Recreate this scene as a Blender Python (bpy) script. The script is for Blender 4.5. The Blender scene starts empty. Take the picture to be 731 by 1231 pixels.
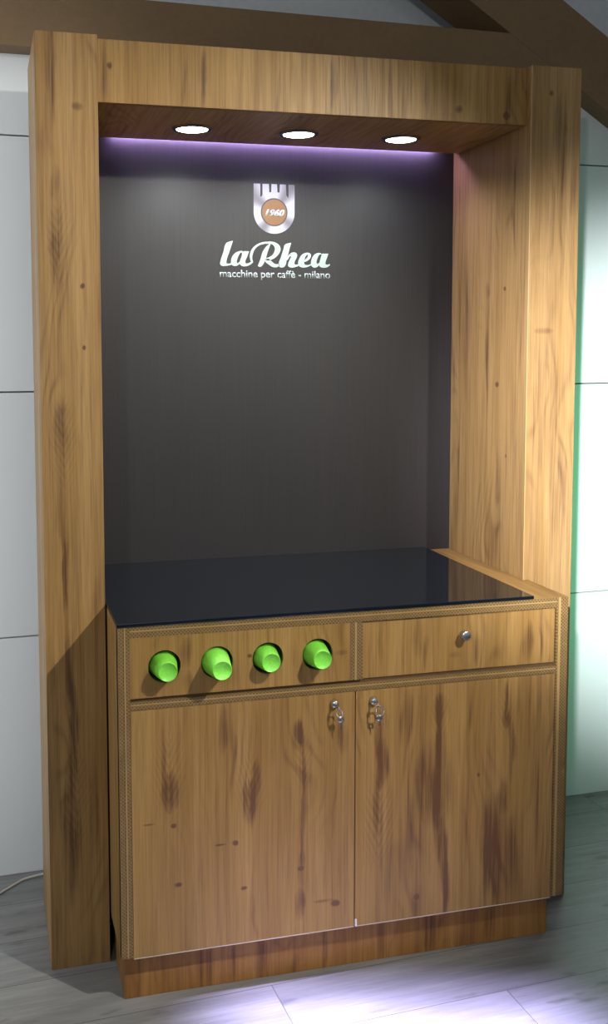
import bpy, bmesh, math, random
from mathutils import Vector, Matrix
random.seed(4)
S = bpy.context.scene
COL = S.collection
PI = math.pi

# ------------------------------------------------------------------ materials
def srgb(r, g, b):
    f = lambda c: (c/255/12.92) if c/255 <= .04045 else ((c/255+.055)/1.055)**2.4
    return (f(r), f(g), f(b), 1)

class N:
    """small helper around a node tree"""
    def __init__(s, name):
        s.m = bpy.data.materials.new(name); s.m.use_nodes = True
        s.t = s.m.node_tree; s.b = s.t.nodes['Principled BSDF']
    def n(s, typ, **k):
        o = s.t.nodes.new(typ)
        for a, v in k.items(): setattr(o, a, v)
        return o
    def put(s, sock, v):
        if isinstance(v, bpy.types.NodeSocket): s.t.links.new(v, sock)
        elif v is not None: sock.default_value = v
    def m_(s, op, a, b=None, c=None, clamp=False):
        o = s.n('ShaderNodeMath', operation=op, use_clamp=clamp)
        s.put(o.inputs[0], a); s.put(o.inputs[1], b)
        if c is not None: s.put(o.inputs[2], c)
        return o.outputs[0]
    def xyz(s, x, y, z=0.0):
        o = s.n('ShaderNodeCombineXYZ')
        s.put(o.inputs[0], x); s.put(o.inputs[1], y); s.put(o.inputs[2], z)
        return o.outputs[0]
    def pos(s):
        g = s.n('ShaderNodeNewGeometry'); p = s.n('ShaderNodeSeparateXYZ')
        s.t.links.new(g.outputs['Position'], p.inputs[0]); return p.outputs
    def noise(s, vec, scale=1, detail=2, rough=.5):
        o = s.n('ShaderNodeTexNoise'); o.inputs['Scale'].default_value = scale
        o.inputs['Detail'].default_value = detail; o.inputs['Roughness'].default_value = rough
        s.put(o.inputs['Vector'], vec); return o.outputs['Fac']
    def rng(s, v, a, b, c=0., d=1., smooth=False):
        o = s.n('ShaderNodeMapRange'); 
        if smooth: o.interpolation_type = 'SMOOTHSTEP'
        s.put(o.inputs[0], v)
        for i, q in zip((1, 2, 3, 4), (a, b, c, d)): o.inputs[i].default_value = q
        return o.outputs[0]
    def mix(s, f, a, b, blend='MIX'):
        o = s.n('ShaderNodeMix', data_type='RGBA', blend_type=blend)
        s.put(o.inputs[0], f); s.put(o.inputs[6], a); s.put(o.inputs[7], b); return o.outputs[2]
    def set(s, **k):
        for a, v in k.items(): s.put(s.b.inputs[a.replace('_', ' ')], v)
        return s
    def bump(s, h, strength=.2, dist=.001):
        o = s.n('ShaderNodeBump'); o.inputs['Strength'].default_value = strength
        o.inputs['Distance'].default_value = dist; s.put(o.inputs['Height'], h)
        s.t.links.new(o.outputs[0], s.b.inputs['Normal'])

def simple(name, col, rough=.5, metal=0., spec=.5):
    k = N(name); p = k.pos()
    v = k.noise(k.xyz(p[0], p[1], p[2]), 40, 3)
    c = k.mix(k.rng(v, .3, .7), (col[0]*.93, col[1]*.93, col[2]*.93, 1), col)
    k.set(Base_Color=c, Roughness=rough, Metallic=metal); k.b.inputs['Specular IOR Level'].default_value = spec
    return k.m

OAK = (.305, .171, .047, 1); OAKL = (.430, .262, .092, 1); DARK = (.080, .034, .017, 1)
def wood(name, yref=0., marks=(), seed=0., flat=False, streak=.55, tint=1.0, rough=.42, vees=()):
    k = N(name); p = k.pos()
    if flat: u, v = p[0], p[1]
    else:
        u = k.m_('ADD', p[0], k.m_('MULTIPLY', k.m_('SUBTRACT', p[1], yref), .9)); v = p[2]
    us = k.m_('ADD', u, seed)
    P = lambda a, b: k.xyz(k.m_('MULTIPLY', us, a), k.m_('MULTIPLY', v, b), seed)
    # wandering of the grain
    w = k.m_('SUBTRACT', k.noise(P(5, 1.6), 1, 2), .5)
    w2 = k.m_('SUBTRACT', k.noise(P(16, 5), 1, 3), .5)
    fine = k.noise(P(230, 5), 1, 3, .6)
    med = k.noise(P(30, 1.1), 1, 4, .6)
    board = k.noise(P(9, .25), 1, 2)
    # cathedral lines: a sine across the grain whose phase wanders
    ph = k.m_('ADD', k.m_('MULTIPLY', us, 190), k.m_('MULTIPLY', w, 85))
    ln = k.m_('POWER', k.m_('MULTIPLY_ADD', k.m_('SINE', ph), .5, .5), 3)
    msk = k.rng(k.noise(P(6, 1.3), 1.3, 2), .48, .66, smooth=True)
    cath = k.m_('MULTIPLY', ln, msk)
    # large darker streaks
    ud = k.m_('ADD', u, k.m_('ADD', k.m_('MULTIPLY', w2, .05), k.m_('MULTIPLY', w, .04)))
    st = k.rng(k.noise(k.xyz(k.m_('MULTIPLY', k.m_('ADD', ud, seed*1.7), 10), k.m_('MULTIPLY', v, .9), seed), 1, 3, .55), .54, .74, smooth=True)
    vein = k.noise(P(75, 2.2), 1, 4, .65)
    feather = k.m_('MULTIPLY', k.rng(vein, .34, .60, .42, 1), k.rng(fine, .3, .6, .75, 1))
    tot = k.m_('MULTIPLY', st, k.m_('MULTIPLY', feather, streak))
    for (cx, cz, rx, rz, s_) in marks:
        a = k.m_('POWER', k.m_('ABSOLUTE', k.m_('DIVIDE', k.m_('SUBTRACT', ud, cx), rx)), 2)
        b = k.m_('POWER', k.m_('ABSOLUTE', k.m_('DIVIDE', k.m_('SUBTRACT', v, cz), rz)), 2)
        d = k.m_('SUBTRACT', 1, k.m_('ADD', a, b), clamp=True)
        tot = k.m_('ADD', tot, k.m_('MULTIPLY', k.m_('MULTIPLY', d, feather if rz > rx*1.6 else 1.0), s_*1.15))
    for (cx, cz, rx, rz, s_) in vees:
        du = k.m_('ABSOLUTE', k.m_('SUBTRACT', k.m_('ADD', u, k.m_('MULTIPLY', w, .03)), cx))
        a = k.m_('POWER', k.m_('DIVIDE', du, rx), 2); b = k.m_('POWER', k.m_('DIVIDE', k.m_('ABSOLUTE', k.m_('SUBTRACT', v, cz)), rz), 2)
        d = k.m_('SUBTRACT', 1, k.m_('ADD', a, b), clamp=True)
        lv = k.m_('SINE', k.m_('MULTIPLY', k.m_('SUBTRACT', k.m_('ADD', v, k.m_('MULTIPLY', w, .12)), k.m_('MULTIPLY', du, 2.2)), 2*PI/.027))
        tot = k.m_('ADD', tot, k.m_('MULTIPLY', k.m_('POWER', k.m_('MULTIPLY_ADD', lv, .5, .5), 1.3), k.m_('MULTIPLY', d, s_*.27)))
    tot = k.m_('ADD', tot, k.m_('MULTIPLY', cath, .30))
    tot = k.m_('ADD', tot, k.rng(fine, .42, .72, 0, .30))
    tot = k.m_('ADD', tot, k.rng(vein, .48, .74, 0, .34))
    tot = k.m_('MINIMUM', tot, .85)
    c = k.mix(k.rng(med, .3, .7), OAK, OAKL)
    c = k.mix(k.rng(board, .38, .62, 0, .5), c, (.26, .145, .042, 1))
    c = k.mix(tot, c, DARK)
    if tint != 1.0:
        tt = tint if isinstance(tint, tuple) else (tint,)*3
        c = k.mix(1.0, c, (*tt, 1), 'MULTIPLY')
    k.set(Base_Color=c, Roughness=k.rng(fine, .3, .7, rough-.05, rough+.08))
    k.b.inputs['Specular IOR Level'].default_value = .25
    k.bump(fine, .15, .0006)
    return k.m

M = {}
M['col_left'] = wood('oak_column_left', 0, [(.036,2.2,.016,.16,.55),(.038,1.95,.012,.05,.6),(.105,2.13,.02,.012,.5),(.107,1.707,.006,.008,.9),(.109,1.559,.006,.007,.9),
    (.05,1.36,.02,.10,.35),(.045,1.15,.012,.16,.4),(.046,1.0,.010,.10,.6),(.06,.66,.016,.22,.6),(.05,.35,.022,.22,.45),(.11,.45,.01,.2,.35),(.04,1.80,.018,.12,.35)], 1.3, streak=.35, tint=(1, 1.01, 1.15), vees=[(.046,1.80,.035,.14,.6),(.055,1.33,.04,.14,.6),(.07,.45,.04,.2,.5)])
M['col_right'] = wood('oak_column_right', 0, [(1.385,2.1,.02,.16,.45),(1.425,1.98,.02,.08,.45),(1.355,2.23,.008,.01,.6),(1.345,1.6,.03,.01,.3),(1.405,1.2,.015,.35,.25)], 4.1, streak=.35, tint=(1, 1.03, 1.30))
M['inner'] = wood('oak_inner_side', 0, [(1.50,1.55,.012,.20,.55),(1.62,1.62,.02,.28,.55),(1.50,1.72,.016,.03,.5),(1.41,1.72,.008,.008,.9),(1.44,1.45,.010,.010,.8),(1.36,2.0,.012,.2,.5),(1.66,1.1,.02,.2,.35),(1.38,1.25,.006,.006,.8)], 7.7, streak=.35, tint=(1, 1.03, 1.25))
M['fascia'] = wood('oak_fascia', .023, [(.178,2.235,.008,.010,.8),(.405,2.22,.010,.08,.75),(.36,2.2,.006,.07,.3),(.60,2.2,.006,.09,.35),(.745,2.22,.012,.09,.5),(.90,2.2,.01,.08,.35),(1.09,2.18,.014,.012,.6),(1.24,2.23,.014,.07,.55),(1.23,2.17,.014,.012,.7),(.165,2.22,.012,.09,.4),(1.0,2.21,.01,.08,.4)], 2.2, streak=.3)
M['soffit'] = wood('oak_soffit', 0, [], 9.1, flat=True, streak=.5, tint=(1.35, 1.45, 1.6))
M['top'] = wood('oak_worktop', 0, [], 3.3, flat=True, streak=.25)
M['door_l'] = wood('oak_door_left', -.2, [(.265,.52,.022,.06,.75),(.245,.60,.008,.12,.45),(.263,.69,.006,.05,.3),(.395,.66,.012,.075,.65),(.42,.56,.007,.10,.5),(.462,.47,.022,.065,.8),(.48,.53,.016,.05,.45),
    (.585,.635,.010,.035,.85),(.590,.55,.007,.14,.55),(.592,.40,.010,.12,.5),(.590,.20,.014,.045,.75),(.592,.28,.008,.1,.5),(.275,.435,.007,.007,.9),(.29,.29,.009,.007,.9),(.43,.375,.009,.008,.9),(.45,.26,.008,.006,.8),(.39,.375,.018,.003,.7),(.215,.445,.016,.003,.6),(.592,.29,.007,.007,.8),(.68,.19,.012,.010,.9),(.65,.20,.03,.005,.45),
    (.69,.61,.018,.05,.5),(.672,.45,.007,.2,.35),(.47,.2,.006,.15,.3)], 5.2, streak=.28, vees=[(.265,.56,.05,.12,.8),(.465,.51,.045,.10,.8),(.592,.57,.03,.10,.6)])
M['door_r'] = wood('oak_door_right', -.2, [(.79,.60,.016,.10,.55),(.795,.53,.020,.07,.75),(.79,.42,.010,.09,.5),(.86,.64,.026,.08,.40),(.955,.655,.022,.045,.6),(.962,.57,.018,.09,.6),(.94,.47,.062,.13,.7),(.95,.38,.020,.14,.7),(.962,.22,.018,.16,.8),
    (1.14,.67,.009,.05,.85),(1.142,.615,.016,.03,.5),(1.155,.55,.010,.16,.55),(1.138,.41,.020,.055,.5),(1.115,.27,.055,.17,.75),(1.165,.25,.02,.14,.4),(.887,.176,.008,.009,1.0),(1.065,.475,.006,.006,.7),(1.22,.45,.012,.22,.35),(.83,.25,.02,.12,.25)], 8.4, streak=.35, vees=[(.795,.38,.05,.13,.9),(1.14,.62,.04,.08,.5),(.955,.64,.04,.07,.6)])
M['drawer'] = wood('oak_drawer', -.2, [(.89,.84,.018,.06,.6),(.915,.80,.012,.05,.55),(1.06,.80,.012,.05,.4),(1.20,.81,.016,.06,.65),(.80,.83,.008,.07,.3),(1.24,.83,.006,.07,.3),(1.0,.79,.02,.01,.25)], 6.6, streak=.3)
M['cups_panel'] = wood('oak_cup_panel', -.2, [(.305,.85,.016,.04,.5),(.31,.78,.012,.03,.45),(.22,.8,.006,.03,.2),(.57,.82,.010,.05,.3),(.46,.83,.006,.006,.8),(.69,.82,.02,.008,.3)], 1.9, streak=.25)
M['plinth'] = wood('oak_plinth', -.16, [(.36,.06,.03,.09,.45),(.50,.06,.02,.08,.6),(.66,.06,.012,.08,.35),(.83,.06,.02,.08,.4),(.95,.06,.03,.08,.6),(1.12,.06,.02,.08,.5),(.43,.06,.01,.08,.4)], 11.3, streak=.6, tint=(.92, .76, .70))
M['carcass'] = wood('oak_carcass', -.2, [], 12.6, streak=.2)

def edge_mat():
    """edging with rows of tiny woven perforations"""
    k = N('ribbed_oak_edging'); p = k.pos()
    a = k.m_('SINE', k.m_('MULTIPLY', k.m_('ADD', p[0], k.m_('MULTIPLY', p[1], .5)), 2*PI/.0085))
    b = k.m_('SINE', k.m_('MULTIPLY', p[2], 2*PI/.0085))
    d = k.rng(k.m_('MULTIPLY', a, b), 0, .3, 0, 1)
    v = k.noise(k.xyz(p[0], p[1], p[2]), 30, 3)
    c = k.mix(k.rng(v, .3, .7), (.21, .128, .040, 1), (.26, .16, .055, 1))
    c = k.mix(k.m_('MULTIPLY', d, .75), c, (.055, .03, .012, 1))
    k.set(Base_Color=c, Roughness=.5); k.bump(k.m_('SUBTRACT', 1, d), .5, .001)
    return k.m
M['edge'] = edge_mat()
M['lip'] = simple('pale_oak_lip_and_highlight', (.38, .25, .095, 1), .4)
M['gap_shade'] = simple('painted_gap_shade', (.085, .048, .02, 1), .7)  # brown imitates the shade in the gaps round doors and drawer
M['raw'] = simple('raw_board_edge', (.62, .50, .42, 1), .6)
M['black_lacquer'] = simple('black_lining', (.012, .010, .010, 1), .6)

k = N('black_glass'); k.set(Base_Color=(.004, .0080, .0135, 1), Roughness=.045, IOR=1.52); k.b.inputs['Specular IOR Level'].default_value = .5; M['glass'] = k.m

k = N('dark_laminate_panel'); p = k.pos()
g = k.noise(k.xyz(k.m_('MULTIPLY', p[0], 220), k.m_('MULTIPLY', p[2], 3)), 1, 3, .6)
g2 = k.noise(k.xyz(k.m_('MULTIPLY', p[0], 14), k.m_('MULTIPLY', p[2], .4)), 1, 2)
c = k.mix(k.rng(g, .3, .7), (.0135, .0125, .0150, 1), (.0215, .0200, .0240, 1))
c = k.mix(k.rng(g2, .35, .65, 0, .35), c, (.023, .020, .022, 1))
k.set(Base_Color=c, Roughness=.55); k.bump(g, .12, .0004); k.b.inputs['Specular IOR Level'].default_value = .5; M['panel'] = k.m

k = N('white_wall_board'); p = k.pos()
v = k.noise(k.xyz(p[0], p[1], p[2]), 2.2, 3)
k.set(Base_Color=k.mix(k.rng(v, .3, .7), (.64, .675, .69, 1), (.67, .70, .715, 1)), Roughness=.5); M['wall'] = k.m
M['upper'] = simple('grey_painted_ceiling', (.58, .61, .63, 1), .8)
M['groove'] = simple('panel_groove', (.18, .20, .21, 1), .8)

k = N('brown_painted_beam'); p = k.pos()
v = k.noise(k.xyz(p[0], p[1], p[2]), 55, 5, .7); v2 = k.noise(k.xyz(p[0], p[1], p[2]), 5, 3)
c = k.mix(k.rng(v, .3, .7), (.185, .112, .050, 1), (.215, .132, .060, 1)); c = k.mix(k.rng(v2, .3, .7, 0, .3), c, (.125, .075, .038, 1))
k.set(Base_Color=c, Roughness=.6); k.bump(v, .3, .002); M['beam'] = k.m

def floor_mat():
    k = N('grey_plank_laminate'); p = k.pos()
    an = .055; ca, sa = math.cos(an), math.sin(an)
    X = k.m_('ADD', k.m_('MULTIPLY', p[0], ca), k.m_('MULTIPLY', p[1], sa))
    Y = k.m_('SUBTRACT', k.m_('MULTIPLY', p[1], ca), k.m_('MULTIPLY', p[0], sa))
    br = k.n('ShaderNodeTexBrick', offset=.39, offset_frequency=2)
    k.put(br.inputs['Vector'], k.xyz(k.m_('ADD', X, 1.38-1.045+1.38), k.m_('ADD', Y, .415+.19*6)))
    br.inputs['Scale'].default_value = 1; br.inputs['Mortar Size'].default_value = .0013
    br.inputs['Mortar Smooth'].default_value = .1
    br.inputs['Brick Width'].default_value = 1.38; br.inputs['Row Height'].default_value = .19
    br.inputs['Color1'].default_value = (0, 0, 0, 1); br.inputs['Color2'].default_value = (1, 1, 1, 1); br.inputs['Mortar'].default_value = (.5, .5, .5, 1)
    sh = k.n('ShaderNodeSeparateColor'); k.put(sh.inputs[0], br.outputs['Color'])
    off = k.m_('MULTIPLY', sh.outputs[0], 7.0)
    v1 = k.noise(k.xyz(k.m_('MULTIPLY', X, 3.2), k.m_('MULTIPLY', Y, 26), off), 1, 4, .6)
    v2 = k.noise(k.xyz(k.m_('MULTIPLY', X, 6), k.m_('MULTIPLY', Y, 150), off), 1, 3, .6)
    v3 = k.noise(k.xyz(k.m_('MULTIPLY', X, 7), k.m_('MULTIPLY', Y, 22), off), 1, 2)
    c = k.mix(k.rng(v1, .3, .7), (.150, .154, .158, 1), (.285, .29, .295, 1))
    c = k.mix(k.rng(v2, .35, .7, 0, .45), c, (.13, .125, .12, 1))
    c = k.mix(k.rng(v3, .62, .78, 0, .8, True), c, (.075, .072, .070, 1))
    c = k.mix(k.rng(sh.outputs[0], 0, 1, 0, .18), c, (.33, .32, .30, 1))
    c = k.mix(k.m_('MULTIPLY', br.outputs['Fac'], .75), c, (.05, .048, .046, 1))
    k.set(Base_Color=c, Roughness=k.rng(v1, .3, .7, .30, .42)); k.bump(k.m_('SUBTRACT', v2, br.outputs['Fac']), .25, .001)
    return k.m
M['floor'] = floor_mat()

k = N('green_plastic_cup'); p = k.pos()
v = k.noise(k.xyz(p[0], p[1], p[2]), 260, 3, .6)
k.set(Base_Color=k.mix(k.rng(v, .3, .7), (.19, .72, .05, 1), (.27, .85, .09, 1)), Roughness=.42)
k.b.inputs['Subsurface Weight'].default_value = .0; M['cup'] = k.m
M['tube'] = simple('dark_green_liner', (.010, .028, .012, 1), .5)
M['chrome'] = simple('chrome', (.75, .76, .78, 1), .16, 1)
M['satin'] = simple('satin_nickel', (.62, .62, .63, 1), .33, 1)
M['bezel'] = simple('dark_chrome_bezel', (.20, .19, .22, 1), .25, 1)
M['cable'] = simple('white_cable', (.62, .58, .52, 1), .5)
M['white_chip'] = simple('white_plastic_chip', (.85, .82, .88, 1), .5)
M['print_white'] = simple('white_print', (.48, .56, .55, 1), .5)
M['orange'] = simple('orange_print', (.23, .10, .032, 1), .5)
M['ring'] = simple('grey_print', (.055, .05, .055, 1), .5)

k = N('silver_gradient_print'); p = k.pos()
ang = k.m_('ARCTAN2', k.m_('SUBTRACT', p[2], 1.958), k.m_('SUBTRACT', p[0], .715))
a = k.m_('MULTIPLY_ADD', k.m_('SINE', k.m_('MULTIPLY_ADD', ang, 4, .9)), .5, .5)
k.set(Base_Color=k.mix(k.rng(a, 0, .55, 0, 1), (.16, .145, .18, 1), (.42, .41, .50, 1)), Roughness=.45); M['silver'] = k.m

def emit(name, col, st):
    k = N(name); k.set(Base_Color=col, Emission_Color=col, Emission_Strength=st); return k.m
M['lamp'] = emit('lit_lamp_lens', (.90, 1.0, .93, 1), 7.0)
M['led'] = emit('violet_led_strip', (.56, .42, 1.0, 1), 95.0)

# ------------------------------------------------------------------ mesh helpers
def BM(): return bmesh.new()
def add_box(bm, x0, x1, y0, y1, z0, z1, mi=0, bev=0):
    b = bmesh.new()
    vs = [b.verts.new((x, y, z)) for x in (x0, x1) for y in (y0, y1) for z in (z0, z1)]
    for f in ((0,1,3,2),(4,6,7,5),(0,4,5,1),(2,3,7,6),(0,2,6,4),(1,5,7,3)): b.faces.new([vs[i] for i in f])
    bmesh.ops.recalc_face_normals(b, faces=b.faces)
    if bev: bmesh.ops.bevel(b, geom=list(b.edges), offset=bev, segments=2, affect='EDGES', profile=.5)
    merge(bm, b, mi)
def merge(bm, b, mi=0, mat=None):
    if mat: bmesh.ops.transform(b, matrix=mat, verts=b.verts)
    mp = {v: bm.verts.new(v.co) for v in b.verts}
    for f in b.faces:
        try: nf = bm.faces.new([mp[v] for v in f.verts])
        except ValueError: continue
        nf.material_index = mi; nf.smooth = f.smooth
    b.free()
def add_prism(bm, pts, h0, h1, to, mi=0, bev=0, caps=True):
    """polygon pts in 2D extruded between h0 and h1; to(a,b,h)->xyz"""
    b = bmesh.new()
    A = [b.verts.new(to(a, c, h0)) for a, c in pts]; B = [b.verts.new(to(a, c, h1)) for a, c in pts]
    n = len(pts)
    if caps: b.faces.new(A); b.faces.new(B[::-1])
    for i in range(n): b.faces.new((A[i], B[i], B[(i+1) % n], A[(i+1) % n]))
    bmesh.ops.recalc_face_normals(b, faces=b.faces)
    if bev: bmesh.ops.bevel(b, geom=list(b.edges), offset=bev, segments=2, affect='EDGES', profile=.5)
    merge(bm, b, mi)
def add_lathe(bm, prof, seg=48, mat=None, mi=0, smooth=True):
    """prof = [(r, h)...] turned about local Z"""
    b = bmesh.new(); rings = []
    for r, h in prof:
        if r < 1e-7: rings.append([b.verts.new((0, 0, h))])
        else: rings.append([b.verts.new((r*math.cos(2*PI*i/seg), r*math.sin(2*PI*i/seg), h)) for i in range(seg)])
    for A, B in zip(rings, rings[1:]):
        for i in range(seg):
            j = (i+1) % seg
            q = [A[i % len(A)], A[j % len(A)], B[j % len(B)], B[i % len(B)]]
            q2 = []
            for v in q:
                if v not in q2: q2.append(v)
            if len(q2) > 2:
                f = b.faces.new(q2); f.smooth = smooth
    bmesh.ops.recalc_face_normals(b, faces=b.faces)
    merge(bm, b, mi, mat)
def add_tube(bm, pts, r, seg=10, mi=0, closed=False):
    b = bmesh.new(); rings = []; n = len(pts); pts = [Vector(p) for p in pts]
    up = Vector((0, 0, 1))
    for i, p in enumerate(pts):
        if closed: d = pts[(i+1) % n]-pts[i-1]
        else: d = pts[min(i+1, n-1)]-pts[max(i-1, 0)]
        d.normalize(); a = d.cross(up)
        if a.length < 1e-4: a = d.cross(Vector((0, 1, 0)))
        a.normalize(); c = a.cross(d)
        rings.append([b.verts.new(p+a*r*math.cos(2*PI*j/seg)+c*r*math.sin(2*PI*j/seg)) for j in range(seg)])
    for i in range(n if closed else n-1):
        A, B = rings[i], rings[(i+1) % n]
        for j in range(seg):
            f = b.faces.new((A[j], A[(j+1) % seg], B[(j+1) % seg], B[j])); f.smooth = True
    if not closed: b.faces.new(rings[0][::-1]); b.faces.new(rings[-1])
    bmesh.ops.recalc_face_normals(b, faces=b.faces); merge(bm, b, mi)
def toY(p=(0, 0, 0)):      # local +Z points to world -Y (out of a front face)
    return Matrix.Translation(p) @ Matrix.Rotation(PI/2, 4, 'X')
def toDown(p): return Matrix.Translation(p) @ Matrix.Rotation(PI, 4, 'X')

def obj(name, bm, mats, parent=None, label=None, cat=None, group=None, kind=None):
    me = bpy.data.meshes.new(name); bm.to_mesh(me); bm.free()
    for m in (mats if isinstance(mats, (list, tuple)) else [mats]): me.materials.append(m)
    o = bpy.data.objects.new(name, me); COL.objects.link(o)
    if parent:
        o.parent = parent; o.matrix_parent_inverse = Matrix.Identity(4)
        w = Vector((0, 0, 0)); q = parent
        while q: w += q.location; q = q.parent
        me.transform(Matrix.Translation(-w))
    tag(o, label, cat, group, kind); return o
def tag(o, label=None, cat=None, group=None, kind=None):
    for a, v in (('label', label), ('category', cat), ('group', group), ('kind', kind)):
        if v: o[a] = v
def thing(name, loc, label, cat, group=None):
    o = bpy.data.objects.new(name, None); COL.objects.link(o); o.location = loc; o.empty_display_size = .1
    tag(o, label, cat, group); return o

# ------------------------------------------------------------------ setting
b = BM(); add_box(b, -4.5, 6.5, -6, 2.5, -.05, 0); obj('floor', b, M['floor'], kind='structure')
WA = math.atan(.0326)
def wallM(): return Matrix.Translation((.7, .5351, 0)) @ Matrix.Rotation(WA, 4, 'Z')   # wall-local frame: x along, y into the wall
def wx(x): return x-.7
b = BM(); t = BM()
zs = [0, .716, 1.433, 2.157, 2.42]
for i in range(4):
    g0 = 0 if i == 0 else .002
    add_box(t, wx(-4), wx(6), 0, .03, zs[i]+g0, zs[i+1]-.002, 0, .0012)
add_box(t, wx(-4), wx(6), .0305, .06, 0, 2.42, 1)
merge_m = wallM(); bmesh.ops.transform(t, matrix=merge_m, verts=t.verts)
obj('wall_back', t, [M['wall'], M['groove']], kind='structure')
t = BM(); add_box(t, wx(-4), wx(6), .25, .28, 2.3, 3.4); bmesh.ops.transform(t, matrix=merge_m, verts=t.verts)
obj('wall_upper', t, M['upper'], kind='structure')
b = BM(); add_box(b, -4.5, 6.5, -6, 1.2, 3.4, 3.45); obj('ceiling', b, M['upper'], kind='structure')
# timber beams of the roof truss, fixed along the head of the wall
t = BM(); add_box(t, wx(-4), wx(6), -.08, .10, 2.381, 2.535, 0, .003); bmesh.ops.transform(t, matrix=merge_m, verts=t.verts)
obj('trim_1', t, M['beam'], kind='structure', label='horizontal brown beam along the head of the wall')
sl = -.611; W2 = .229
def zl(x): return 2.622+sl*(x-1.34)
t = BM(); cs = [(.10, zl(.10)), (1.66, zl(1.66)), (1.66, zl(1.66)+.0)]
upper = [(.1, zl(.1)), (1.60, zl(1.60)), (1.60+.40, zl(2.0)), (2.0, zl(2.0)+W2), (.1, zl(.1)+W2)]
hi = [(.1, zl(.1)), ((2.381-2.622)/sl+1.34+.0, 2.3812), ((2.381-2.622)/sl+1.34+W2/-sl, 2.3812), (.1, zl(.1)+W2)]
add_prism(t, [(wx(a), c) for a, c in hi], -.0812, .10, lambda a, c, h: (a, h, c), 0)
x1 = (2.381-2.622)/sl+1.34; x2 = x1+W2/-sl; xe = 3.0
add_prism(t, [(wx(x1), 2.3812), (wx(xe), zl(xe)), (wx(xe), zl(xe)+W2), (wx(x2), 2.3812)], -.0812, .02, lambda a, c, h: (a, h, c), 0)
bmesh.ops.transform(t, matrix=merge_m, verts=t.verts)
obj('trim_2', t, M['beam'], kind='structure', label='sloping brown brace crossing the beam')

# ------------------------------------------------------------------ tall display surround
WL, W, XR, H, D, ZF, RC, DC = .147, 1.440, 1.2925, 2.30, .4645, 2.148, .023, .351
s = thing('display_surround', (W/2, D, 0), 'tall oak surround with two columns, overhead canopy and dark back panel behind the cabinet', 'display stand')
b = BM()
add_prism(b, [(0, 0), (WL, 0), (WL, D+.018), (WL-.02, D+.018), (WL-.02, DC), (0, DC)], 0, H, lambda a, c, h: (a, c, h), 0, .0012)
obj('column', b, M['col_left'], s, label='left oak column, lower part in shade')
b = BM()
add_prism(b, [(XR, .0), (W, 0), (W, DC), (XR+.02, DC), (XR+.02, D+.018), (XR, D+.018)], 0, H, lambda a, c, h: (a, c, h), 0, .0016)
o = obj('column', b, [M['col_right'], M['inner'], M['lip']], s, label='right oak column, showing its broad inner face')
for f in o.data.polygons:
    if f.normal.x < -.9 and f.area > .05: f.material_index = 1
    elif f.area < .02 and f.normal.x < -.1 and f.normal.y < -.1: f.material_index = 2  # pale bevel strip: corner highlight painted into the edge colour
b = BM(); add_box(b, WL+.0004, XR-.0004, RC, RC+.018, ZF, 2.297, 0, .001); obj('fascia', b, M['fascia'], s)
# soffit board with three round cut-outs for the lamps
LX = (.428, .728, 1.032); LY = .262; LR = .049
def holed(bm, x0, x1, c0, c1, holes, r, h0, h1, to, seg=56, mi=0):
    """rectangle x0..x1 by c0..c1 with round holes at (x, c); real hole walls"""
    cuts = [x0]+[(a[0]+q[0])/2 for a, q in zip(holes, holes[1:])]+[x1]
    for (hx, hc), l, rr in zip(holes, cuts, cuts[1:]):
        an = sorted([2*PI*i/seg for i in range(seg)]+[math.atan2(c-hc, x-hx) % (2*PI) for x in (l, rr) for c in (c0, c1)])
        inn, out = [], []
        for a in an:
            ca, sa = math.cos(a), math.sin(a); t_ = 1e9
            if ca > 1e-9: t_ = min(t_, (rr-hx)/ca)
            if ca < -1e-9: t_ = min(t_, (l-hx)/ca)
            if sa > 1e-9: t_ = min(t_, (c1-hc)/sa)
            if sa < -1e-9: t_ = min(t_, (c0-hc)/sa)
            inn.append((hx+r*ca, hc+r*sa)); out.append((hx+t_*ca, hc+t_*sa))
        n = len(an); bb = bmesh.new()
        V = {(k_, j): [bb.verts.new(to(q[0], q[1], h)) for q in (inn if k_ == 'i' else out)] for k_ in 'io' for j, h in ((0, h0), (1, h1))}
        for i in range(n):
            j = (i+1) % n
            bb.faces.new((V['i', 0][i], V['i', 0][j], V['o', 0][j], V['o', 0][i]))
            bb.faces.new((V['i', 1][i], V['o', 1][i], V['o', 1][j], V['i', 1][j]))
            bb.faces.new((V['i', 0][i], V['i', 1][i], V['i', 1][j], V['i', 0][j])).smooth = True
            bb.faces.new((V['o', 0][i], V['o', 0][j], V['o', 1][j], V['o', 1][i]))
        bmesh.ops.recalc_face_normals(bb, faces=bb.faces); merge(bm, bb, mi)
b = BM(); holed(b, WL+.0004, XR-.0004, RC+.0184, D-.030, [(x, LY) for x in LX], LR, ZF, ZF+.018, lambda x, c, h: (x, c, h))
obj('soffit', b, M['soffit'], s)
b = BM(); add_box(b, WL+.0004, XR-.0004, RC+.0184, D+.018, 2.279, 2.297); obj('canopy_top', b, M['carcass'], s)
b = BM(); add_box(b, WL+.0004, XR-.0004, D, D+.017, .02, 2.278); bp = obj('back_panel', b, M['panel'], s, label='matt dark brown panel carrying the logo')
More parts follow.
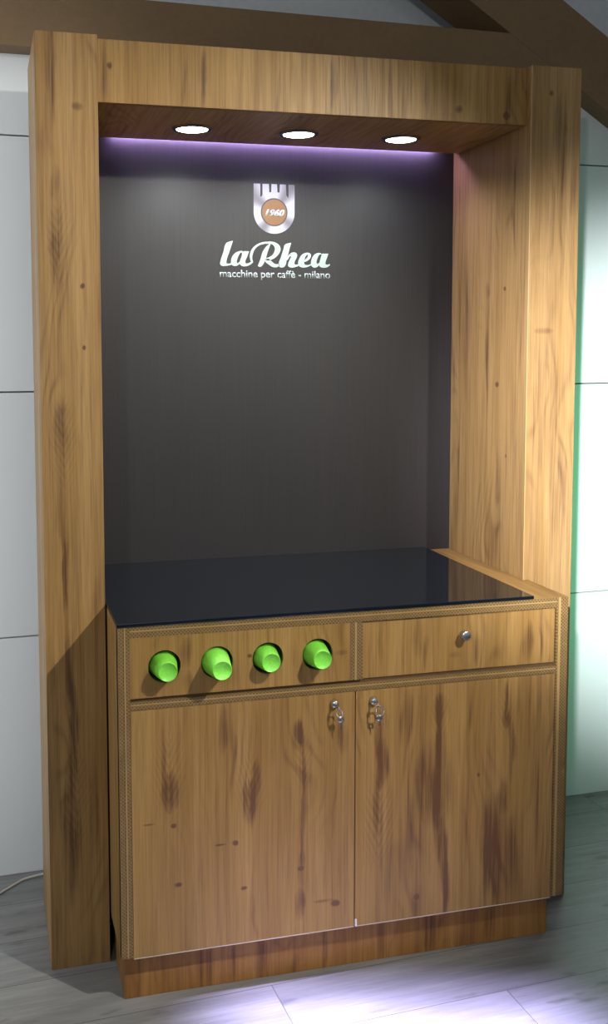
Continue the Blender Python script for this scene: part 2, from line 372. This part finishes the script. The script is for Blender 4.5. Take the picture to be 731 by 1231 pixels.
for x in LX:
    b = BM(); add_lathe(b, [(LR+.007, 0), (LR+.007, .002), (LR+.003, .005), (LR-.003, .0055), (LR-.006, .002), (LR-.006, -.012), (LR-.004, -.016), (LR-.0015, -.016), (LR-.0015, 0), (LR+.007, 0)], 48, toDown((x, LY, ZF)))
    d = obj('downlight', b, M['bezel'], s, label='recessed lamp with dark bezel')
    b = BM(); add_lathe(b, [(0, .0066), (LR-.014, .0064), (LR-.0065, .0045), (LR-.0065, -.010), (0, -.010)], 40, toDown((x, LY, ZF))); obj('lens', b, M['lamp'], d, label='lit white lens')
b = BM(); add_box(b, .235, 1.225, D-.017, D-.006, ZF+.014, ZF+.020, 0, .0015); obj('led_strip', b, M['led'], s, label='glowing violet light strip')

# ---- logo on the back panel
YP = D
def fill_splines(name, polys, mat, parent, smooth=True, ext=.0007, yy=YP, shear=0):
    bm = BM()
    for poly in polys:
        cu = bpy.data.curves.new('c', 'CURVE'); cu.dimensions = '2D'; cu.fill_mode = 'BOTH'; cu.resolution_u = 6
        for loop in poly:
            if smooth:
                sp = cu.splines.new('BEZIER'); sp.bezier_points.add(len(loop)-1); n = len(loop)
                for i, q in enumerate(loop):
                    P_ = Vector((q[0], q[1], 0)); A = Vector((*loop[i-1][:2], 0)); B = Vector((*loop[(i+1) % n][:2], 0))
                    bp_ = sp.bezier_points[i]; bp_.co = P_
                    a1, a2 = P_-A, B-P_; cosv = a1.normalized().dot(a2.normalized())
                    if cosv < .35: hl, hr = P_-a1*.3, P_+a2*.3
                    else:
                        tn = (a1.normalized()+a2.normalized()).normalized(); hl, hr = P_-tn*a1.length*.36, P_+tn*a2.length*.36
                    bp_.handle_left_type = bp_.handle_right_type = 'FREE'; bp_.handle_left = hl; bp_.handle_right = hr
            else:
                sp = cu.splines.new('POLY'); sp.points.add(len(loop)-1)
                for i, q in enumerate(loop): sp.points[i].co = (q[0], q[1], 0, 1)
            sp.use_cyclic_u = True
        cu.extrude = ext/2
        tmp = bpy.data.objects.new('tmp', cu); COL.objects.link(tmp)
        me = bpy.data.meshes.new_from_object(tmp.evaluated_get(bpy.context.evaluated_depsgraph_get()))
        bpy.data.objects.remove(tmp); bpy.data.curves.remove(cu)
        bb = bmesh.new(); bb.from_mesh(me); bpy.data.meshes.remove(me)
        merge(bm, bb, 0, Matrix.Translation((0, yy-ext/2-.0002, 0)) @ Matrix.Rotation(PI/2, 4, 'X'))
    return obj(name, bm, mat, parent)
def text_part(name, body, x0, x1, zbase, h, mat, parent, shear=0, bold=0, yy=YP, ext=.0007, slope=0):
    cu = bpy.data.curves.new('t', 'FONT'); cu.body = body; cu.size = 1; cu.shear = shear; cu.offset = bold; cu.extrude = 0; cu.resolution_u = 5
    tmp = bpy.data.objects.new('tmp', cu); COL.objects.link(tmp)
    me = bpy.data.meshes.new_from_object(tmp.evaluated_get(bpy.context.evaluated_depsgraph_get()))
    bpy.data.objects.remove(tmp); bpy.data.curves.remove(cu)
    xs = [v.co.x for v in me.vertices]; lo, hi = min(xs), max(xs); k_ = (x1-x0)/(hi-lo)
    bb = bmesh.new(); bb.from_mesh(me); bpy.data.meshes.remove(me)
    for v in bb.verts: v.co = Vector((x0+(v.co.x-lo)*k_, yy-ext, zbase+v.co.y*h))
    r = bmesh.ops.extrude_face_region(bb, geom=list(bb.faces))
    for v in r['geom']:
        if isinstance(v, bmesh.types.BMVert): v.co.y = yy-.0002
    bmesh.ops.recalc_face_normals(bb, faces=bb.faces)
    bm = BM(); merge(bm, bb); return obj(name, bm, mat, parent)

EX, EZ, ER = .715, 1.958, .063
def ex(u): return .652+(u-107)*.0002505
def ez(v): return 2.040-(v-110)*.000238
out = [(107,110),(188,110),(188,272),(205,262),(216,240),(216,110),(293,110),(297,211),(322,209),(326,110),(393,110),(398,209),(425,211),(430,110),(503,110),(508,240),(522,262),(536,275),(537,110),(610,110)]
pts = [(ex(u), ez(v)) for u, v in out]
pts += [(EX+ER*math.cos(a), EZ+ER*math.sin(a)) for a in [-PI*i/40 for i in range(41)]]
circ = lambda r, n=48: [(EX+r*math.cos(2*PI*i/n), EZ+r*math.sin(2*PI*i/n)) for i in range(n)]
fill_splines('emblem', [[pts, circ(.0415)]], M['silver'], bp, smooth=False)
fill_splines('emblem_ring', [[circ(.0413), circ(.0372)]], M['ring'], bp, smooth=False)
fill_splines('emblem_disc', [[circ(.0371)]], M['orange'], bp, smooth=False)
text_part('year_lettering', '1960', .686, .747, 1.947, .0265, M['print_white'], bp, shear=.35, bold=.04, yy=YP-.0008)
def T(poly): return [(.5495+(u-45)*.0002475, 1.7975-(v-375-(u-45)*.0116)*.000236) for u, v in poly]
def T2(poly): return T([(u+731, v) for u, v in poly])
letters = [
 [T([(203,62),(158,74),(122,92),(85,205),(48,320),(45,352),(65,372),(110,374),(150,368),(192,350),(192,336),(150,345),(124,344),(122,320),(160,195)])],
 [T([(320,190),(270,194),(222,220),(190,265),(178,320),(185,355),(210,372),(245,372),(280,352),(300,325),(285,322),(262,340),(250,330),(256,288),(275,240),(300,208),(330,212)])],
 [T([(322,200),(402,190),(380,250),(354,322),(360,343),(392,338),(432,322),(446,332),(410,360),(360,377),(315,374),(287,350),(287,318),(310,250)])],
 [T([(450,328),(430,325),(414,285),(411,230),(435,165),(490,110),(560,78),(620,68),(600,92),(540,110),(480,155),(450,215),(440,270)])],
 [T([(660,88),(605,140),(570,195),(540,290),(508,372),(540,383),(575,352),(600,300),(632,195),(669,95)])],
 [T([(590,76),(640,68),(700,71),(745,88),(780,118),(793,160),(780,205),(740,255),(690,288),(640,303),(603,300),(612,278),(650,262),(690,235),(716,190),(722,150),(705,115),(668,93),(600,92)])],
 [T([(598,290),(650,288),(690,322),(731,348),(780,342),(785,366),(740,388),(690,383),(640,350),(603,318)])],
 [T2([(195,80),(150,88),(116,104),(98,160),(68,255),(38,345),(40,375),(60,388),(95,388),(118,370),(140,290),(168,180)])],
 [T2([(130,300),(160,238),(205,203),(250,203),(270,228),(262,270),(236,335),(246,352),(292,343),(292,362),(240,386),(190,390),(158,372),(158,340),(178,290),(198,250),(182,250),(148,295)])],
 [T2([(385,203),(335,225),(297,280),(283,330),(295,370),(330,388),(385,387),(452,360),(450,344),(400,358),(366,350),(358,322),(400,305),(440,265),(446,230),(425,207)]), T2([(404,222),(378,248),(362,295),(390,272),(408,242)])],
 [T2([(560,205),(510,212),(470,250),(448,310),(448,355),(470,385),(510,388),(548,362),(565,332),(550,330),(530,346),(518,330),(530,270),(558,225),(590,225)])],
 [T2([(588,213),(668,213),(650,265),(631,325),(632,346),(650,352),(685,343),(691,358),(650,385),(600,390),(560,376),(553,345),(568,275)])],
]
fill_splines('brand_lettering', letters, M['print_white'], bp)
text_part('tagline_lettering', 'macchine per caff\u00e8 - milano', .5485, .8905, 1.7655, .031, M['print_white'], bp, bold=.010)

# ------------------------------------------------------------------ base cabinet
XL, XC, YF, ZT = .151, 1.307, -.203, .919
cab = thing('base_cabinet', ((XL+XC)/2, .1, 0), 'oak base cabinet with two doors, one drawer and round cup holes, standing between the columns', 'cabinet')
b = BM()
add_box(b, XL, XL+.018, YF+.0025, -.002, .125, ZT-.018)         # side panels ahead of the columns
add_box(b, XC-.018, XC, YF+.0025, -.002, .125, ZT-.018)
add_box(b, XL+.018, XC-.018, YF+.022, -.002, .125, .143)        # bottom
add_box(b, XL+.0005, XR-.004, 0, D-.02, .125, .143)
add_box(b, XL+.0005, XL+.018, -.001, D-.02, .143, ZT-.018); add_box(b, XR-.022, XR-.004, -.001, D-.02, .143, ZT-.018)
obj('carcass', b, M['carcass'], cab)
b = BM()
add_prism(b, [(XL, YF+.003), (XC, YF+.003), (XC, -.002), (XR-.003, -.002), (XR-.003, D-.002), (XL+.0005, D-.002), (XL+.0005, -.002), (XL, -.002)], ZT-.0178, ZT, lambda a, c, h: (a, c, h), 0)
obj('top_board', b, M['top'], cab, label='oak top board, bare along its right side')
b = BM(); add_box(b, XL+.018, XC-.018, YF+.03, YF+.034, .15, .745); add_box(b, .72, XC-.018, YF+.03, YF+.034, .745, .89)
obj('lining', b, M['gap_shade'], cab)
def strip(bm, x0, x1, z0, z1, vertical, bands, yf=YF):
    """frame member seen from the front as parallel bands: (from, to, material, raise)"""
    for a, c, mi, up in bands:
        if vertical: add_box(bm, x0+(x1-x0)*a, x0+(x1-x0)*c, yf-up, yf+.02, z0, z1, mi)
        else: add_box(bm, x0, x1, yf-up, yf+.02, z0+(z1-z0)*a, z0+(z1-z0)*c, mi)
EM = [M['edge'], M['lip'], M['gap_shade']]
b = BM(); strip(b, XL, .179, .126, ZT-.0005, True, [(0, .50, 0, 0), (.52, .63, 1, .0012), (.63, 1, 0, 0)])
for v in b.verts: pass
obj('frame_stile', b, EM, cab)
b = BM(); strip(b, 1.2745, XC, .126, ZT-.0005, True, [(0, .16, 0, 0), (.16, .36, 1, .0012), (.36, 1, 0, 0)]); obj('frame_stile', b, EM, cab)
b = BM(); strip(b, .7165, .7475, .7495, .8925, True, [(0, .36, 0, 0), (.36, .52, 1, .0008), (.52, 1, 0, 0)]); obj('frame_stile', b, EM, cab)
b = BM(); strip(b, .1795, 1.274, .893, ZT-.0005, False, [(0, .55, 0, 0), (.55, .66, 1, .0008), (.66, 1, 0, 0)]); obj('frame_rail', b, EM, cab)
b = BM(); strip(b, .1795, 1.274, .7225, .7415, False, [(0, .55, 0, 0), (.55, .70, 1, .0008), (.70, 1, 0, 0)])
add_box(b, .1795, 1.274, YF+.008, YF+.02, .7415, .749, 2); obj('frame_rail', b, EM, cab)  # last box: recessed strip coloured as the shadow above the rail
CX = (.260, .385, .509, .633); CZ = .8205; HR = .0385
b = BM(); holed(b, .1795, .716, .7495, .8925, [(x, CZ) for x in CX], HR, YF+.0005, YF+.016, lambda x, c, h: (x, h, c))
obj('cup_panel', b, M['cups_panel'], cab, label='oak panel with four round cup holes')
for x in CX:
    b = BM(); add_lathe(b, [(HR+.0022, -.0165), (HR+.0022, -.15), (0, -.15), (0, -.148), (HR+.0006, -.148), (HR+.0006, -.0165), (HR+.0022, -.0165)], 40, toY((x, YF, CZ)))
    obj('cup_tube', b, M['tube'], cab)
b = BM(); add_box(b, .7495, 1.2725, YF+.005, YF+.022, .7495, .8905, 0, .001)
dr = obj('drawer', b, M['drawer'], cab)
b = BM(); add_lathe(b, [(0, .0245), (.010, .0245), (.0122, .0225), (.0118, .014), (.0075, .006), (.0075, .0), (0, 0)], 36, toY((1.015, YF+.005, .843))); obj('knob', b, M['satin'], dr, label='round satin metal knob')
def door(x0, x1, mat, lockx, lockz, chip=None):
    b = BM(); add_box(b, x0, x1, YF+.001, YF+.019, .1235, .7205, 0, .0008); d = obj('door', b, mat, cab)
    b = BM(); add_box(b, x0+.001, x1-.001, YF+.0003, YF+.018, .1215, .1233); obj('edging', b, M['raw'], d, label='thin pale edging along the door bottom')
    b = BM(); add_lathe(b, [(0, .0125), (.006, .012), (.0098, .0085), (.0105, .004), (.0112, 0), (0, 0)], 32, toY((lockx, YF+.001, lockz))); obj('lock', b, M['chrome'], d, label='round chrome lock')
    if chip:
        b = BM(); add_box(b, chip-.0035, chip+.0015, YF-.0025, YF+.0008, .124, .142, 0, .0008); obj('corner_bumper', b, M['white_chip'], d, label='small white chip at the door corner')
door(.1798, .7292, M['door_l'], .676, .696)
door(.7318, 1.2735, M['door_r'], .777, .694, .7345)
b = BM(); add_box(b, .162, 1.287, -.161, -.142, 0, .1247, 0, .001); add_box(b, .162, .181, -.142, .02, 0, .1247); add_box(b, 1.268, 1.287, -.142, .02, 0, .1247)
obj('plinth', b, M['plinth'], cab)

b = BM(); add_box(b, .1495, 1.208, YF-.003, D-.0012, ZT+.0004, ZT+.0088, 0, .0012)
obj('glass_worktop', b, M['glass'], None, 'glossy black glass sheet lying on the oak base cabinet', 'worktop')

# ------------------------------------------------------------------ cups
def cup_proto(name='plastic_cup'):
    t_ = .0008; L = .095; r0, r1 = .0225, .0345
    prof = [(0, -.0012), (r0-.002, -.0012), (r0-.0014, 0), (r0-.0006, .0), (r0, -.0012)]
    n = 14
    for i in range(1, n+1):
        f = i/n; prof.append((r0+(r1-r0)*min(1, f*1.25) ** .9, -.0012-f*(L-.0012)))
    prof += [(r1+.0016, -L), (r1+.0016, -L-.0025), (r1-t_, -L-.0025), (r0-t_, -.006), (0, -.006)]
    b = BM(); add_lathe(b, prof, 48, toY((0, 0, 0)))
    me = bpy.data.meshes.new(name); b.to_mesh(me); b.free(); me.materials.append(M['cup']); return me
cm = cup_proto()
cups = [(CX[0]+.0005, .041, -.001, 'lime green plastic cup in the hole nearest the left column'),
        (CX[1]-.0015, .062, -.001, 'lime green plastic cup poking out furthest, second hole from the left column'),
        (CX[2]-.001, .034, -.001, 'lime green plastic cup poking out least, third hole from the left column'),
        (CX[3]-.0015, .044, -.001, 'lime green plastic cup in the hole nearest the drawer')]
for x, pr, dz, lab in cups:
    o = bpy.data.objects.new('plastic_cup', cm); COL.objects.link(o); o.location = (x, YF-pr, CZ+dz)
    tag(o, lab, 'cup', 'green cups in the cabinet holes')

# ------------------------------------------------------------------ keys hanging from the locks
def keyset(x, z, lab, ringx, ringz, ringr, keydx, keyl, tilt):
    t = thing('key_bunch', (x, YF-.012, z), lab, 'keys', 'keys hanging from the door locks')
    y = YF-.018
    b = BM()      # the key in the lock: blade stub and round bow
    add_box(b, x-.001, x+.001, y-.004, YF-.0118, z-.003, z+.003)
    add_lathe(b, [(0, .0011), (.0058, .0011), (.0064, .0005), (.0064, -.0005), (.0058, -.0011), (0, -.0011)], 24,
              Matrix.Translation((x+.0015, y-.009, z-.003)) @ Matrix.Rotation(PI/2-.5, 4, 'Y'))
    obj('lock_key', b, M['chrome'], t)
    b = BM(); n = 28
    add_tube(b, [(ringx+ringr*math.cos(2*PI*i/n), y-.006+.004*math.sin(2*PI*i/n), ringz+ringr*1.1*math.sin(2*PI*i/n)) for i in range(n)], 0.0016, 8, closed=True)
    obj('key_ring', b, M['chrome'], t)
    b = BM(); kx, kz = ringx+keydx, ringz-ringr*1.1-.006
    add_lathe(b, [(.0026, .0011), (.0078, .0011), (.0086, 0), (.0078, -.0011), (.0026, -.0011), (.0026, .0011)], 24, toY((kx, y-.006, kz)))
    add_prism(b, [(-.0016, -.006), (.0016, -.006), (.0018, -keyl), (.0004, -keyl-.003), (-.0004, -keyl), (-.0012, -keyl*.85), (-.0004, -keyl*.75), (-.0016, -keyl*.6)],
              -.0008, .0008, lambda a, c, h: (kx+a-c*tilt, y-.006+h, kz+c))
    obj('hanging_key', b, M['chrome'], t)
keyset(.676, .696, 'chrome keys on a ring hanging from the left door lock, below the cups', .681, .678, .0075, .003, .026, .06)
keyset(.777, .694, 'chrome keys on a ring hanging from the right door lock, below the drawer', .785, .6755, .010, -.002, .018, -.05)

# ------------------------------------------------------------------ cable on the floor
pts = [(.09, .47), (.05, .492), (.006, .482), (-.048, .467), (-.085, .436), (-.12, .404), (-.20, .33), (-.33, .26), (-.5, .22)]
fine = []
for i in range(len(pts)-1):
    p0, p1, p2, p3 = [Vector(pts[max(0, min(len(pts)-1, j))]) for j in (i-1, i, i+1, i+2)]
    for s_ in range(6):
        t_ = s_/6; fine.append(.5*((2*p1)+(-p0+p2)*t_+(2*p0-5*p1+4*p2-p3)*t_*t_+(-p0+3*p1-3*p2+p3)*t_**3))
b = BM(); add_tube(b, [(q.x, q.y, .0036) for q in fine], .0034, 10)
obj('power_cable', b, M['cable'], None, 'thin off-white cable lying on the floor left of the left column', 'cable')

# ------------------------------------------------------------------ light
def light(name, typ, loc, power, col=(1, 1, 1), aim=None, **k):
    l = bpy.data.lights.new(name, typ); l.energy = power; l.color = col
    for a, v in k.items(): setattr(l, a, v)
    o = bpy.data.objects.new(name, l); COL.objects.link(o); o.location = loc
    if aim: o.rotation_euler = (Vector(aim)-Vector(loc)).to_track_quat('-Z', 'Y').to_euler()
    return o
R = math.radians
light('spot_key', 'SPOT', (1.61, -1.88, 2.60), 250, (1, .95, .84), (.12, -.05, 1.08), spot_size=R(64), spot_blend=.7, shadow_soft_size=.022)
for x, e in zip(LX, (11, 8.5, 7.5)):
    light('downlight_beam', 'SPOT', (x, LY, ZF-.012), e, (.92, 1, .97), (x, LY+.06, 0), spot_size=R(150), spot_blend=.7, shadow_soft_size=.03)
light('spot_wall', 'SPOT', (-.71, -3.2, 2.25), 2600, (.95, .96, 1), (2.2, .4, 1.12), spot_size=R(26), spot_blend=1, shadow_soft_size=.05)
light('spot_wide', 'SPOT', (-.71, -3.2, 2.25), 62, (1, .98, .94), (.8, .2, 1.6), spot_size=R(80), spot_blend=.8, shadow_soft_size=.05)
light('spot_green', 'AREA', (2.7, -.25, 1.05), 2.7, (.2, 1, .42), (1.8, .5, 1.05), shape='RECTANGLE', size=.3, size_y=1.2, spread=R(75))
light('left_wall_fill', 'AREA', (-.60, -.01, 1.45), 8, (.93, .97, 1), (-.05, .5, 1.40), shape='RECTANGLE', size=.12, size_y=2.7)  # unseen fill lamp, added to brighten the left part of the wall
light('floor_wash', 'AREA', (.66, -.78, 2.45), 17, (.60, .54, 1), (.72, -.60, 0), shape='RECTANGLE', size=.80, size_y=.5, spread=R(10))
light('room_fill', 'AREA', (-.6, -3.0, 3.2), 17, (.97, 1, 1), (.2, .2, 1.2), shape='RECTANGLE', size=3.5, size_y=2.5)
w = bpy.data.worlds.new('room_light'); S.world = w; w.use_nodes = True
bg = w.node_tree.nodes['Background']; bg.inputs[0].default_value = (.80, .92, 1, 1); bg.inputs[1].default_value = .22

# ------------------------------------------------------------------ camera
c = bpy.data.cameras.new('camera'); cam = bpy.data.objects.new('camera', c); COL.objects.link(cam); S.camera = cam
pan, tilt, roll, F = .2467, -.0785, -.0036, 1236.63
f = Vector((math.sin(pan)*math.cos(tilt), math.cos(pan)*math.cos(tilt), math.sin(tilt)))
r = f.cross(Vector((0, 0, 1))).normalized(); u = r.cross(f)
cr, sr = math.cos(roll), math.sin(roll); r2 = cr*r+sr*u; u2 = -sr*r+cr*u
m = Matrix((r2, u2, -f)).transposed().to_4x4(); m.translation = Vector((-.1309, -2.5138, 1.5573)); cam.matrix_world = m
c.sensor_fit = 'VERTICAL'; c.sensor_height = 36; c.lens = F*36/1231
c.shift_x = 72.6/1231; c.shift_y = -100.1/1231; c.clip_start = .05
v = S.view_settings; v.view_transform = 'Standard'; v.look = 'None'; v.gamma = 1; v.use_curve_mapping = False; v.exposure = 0
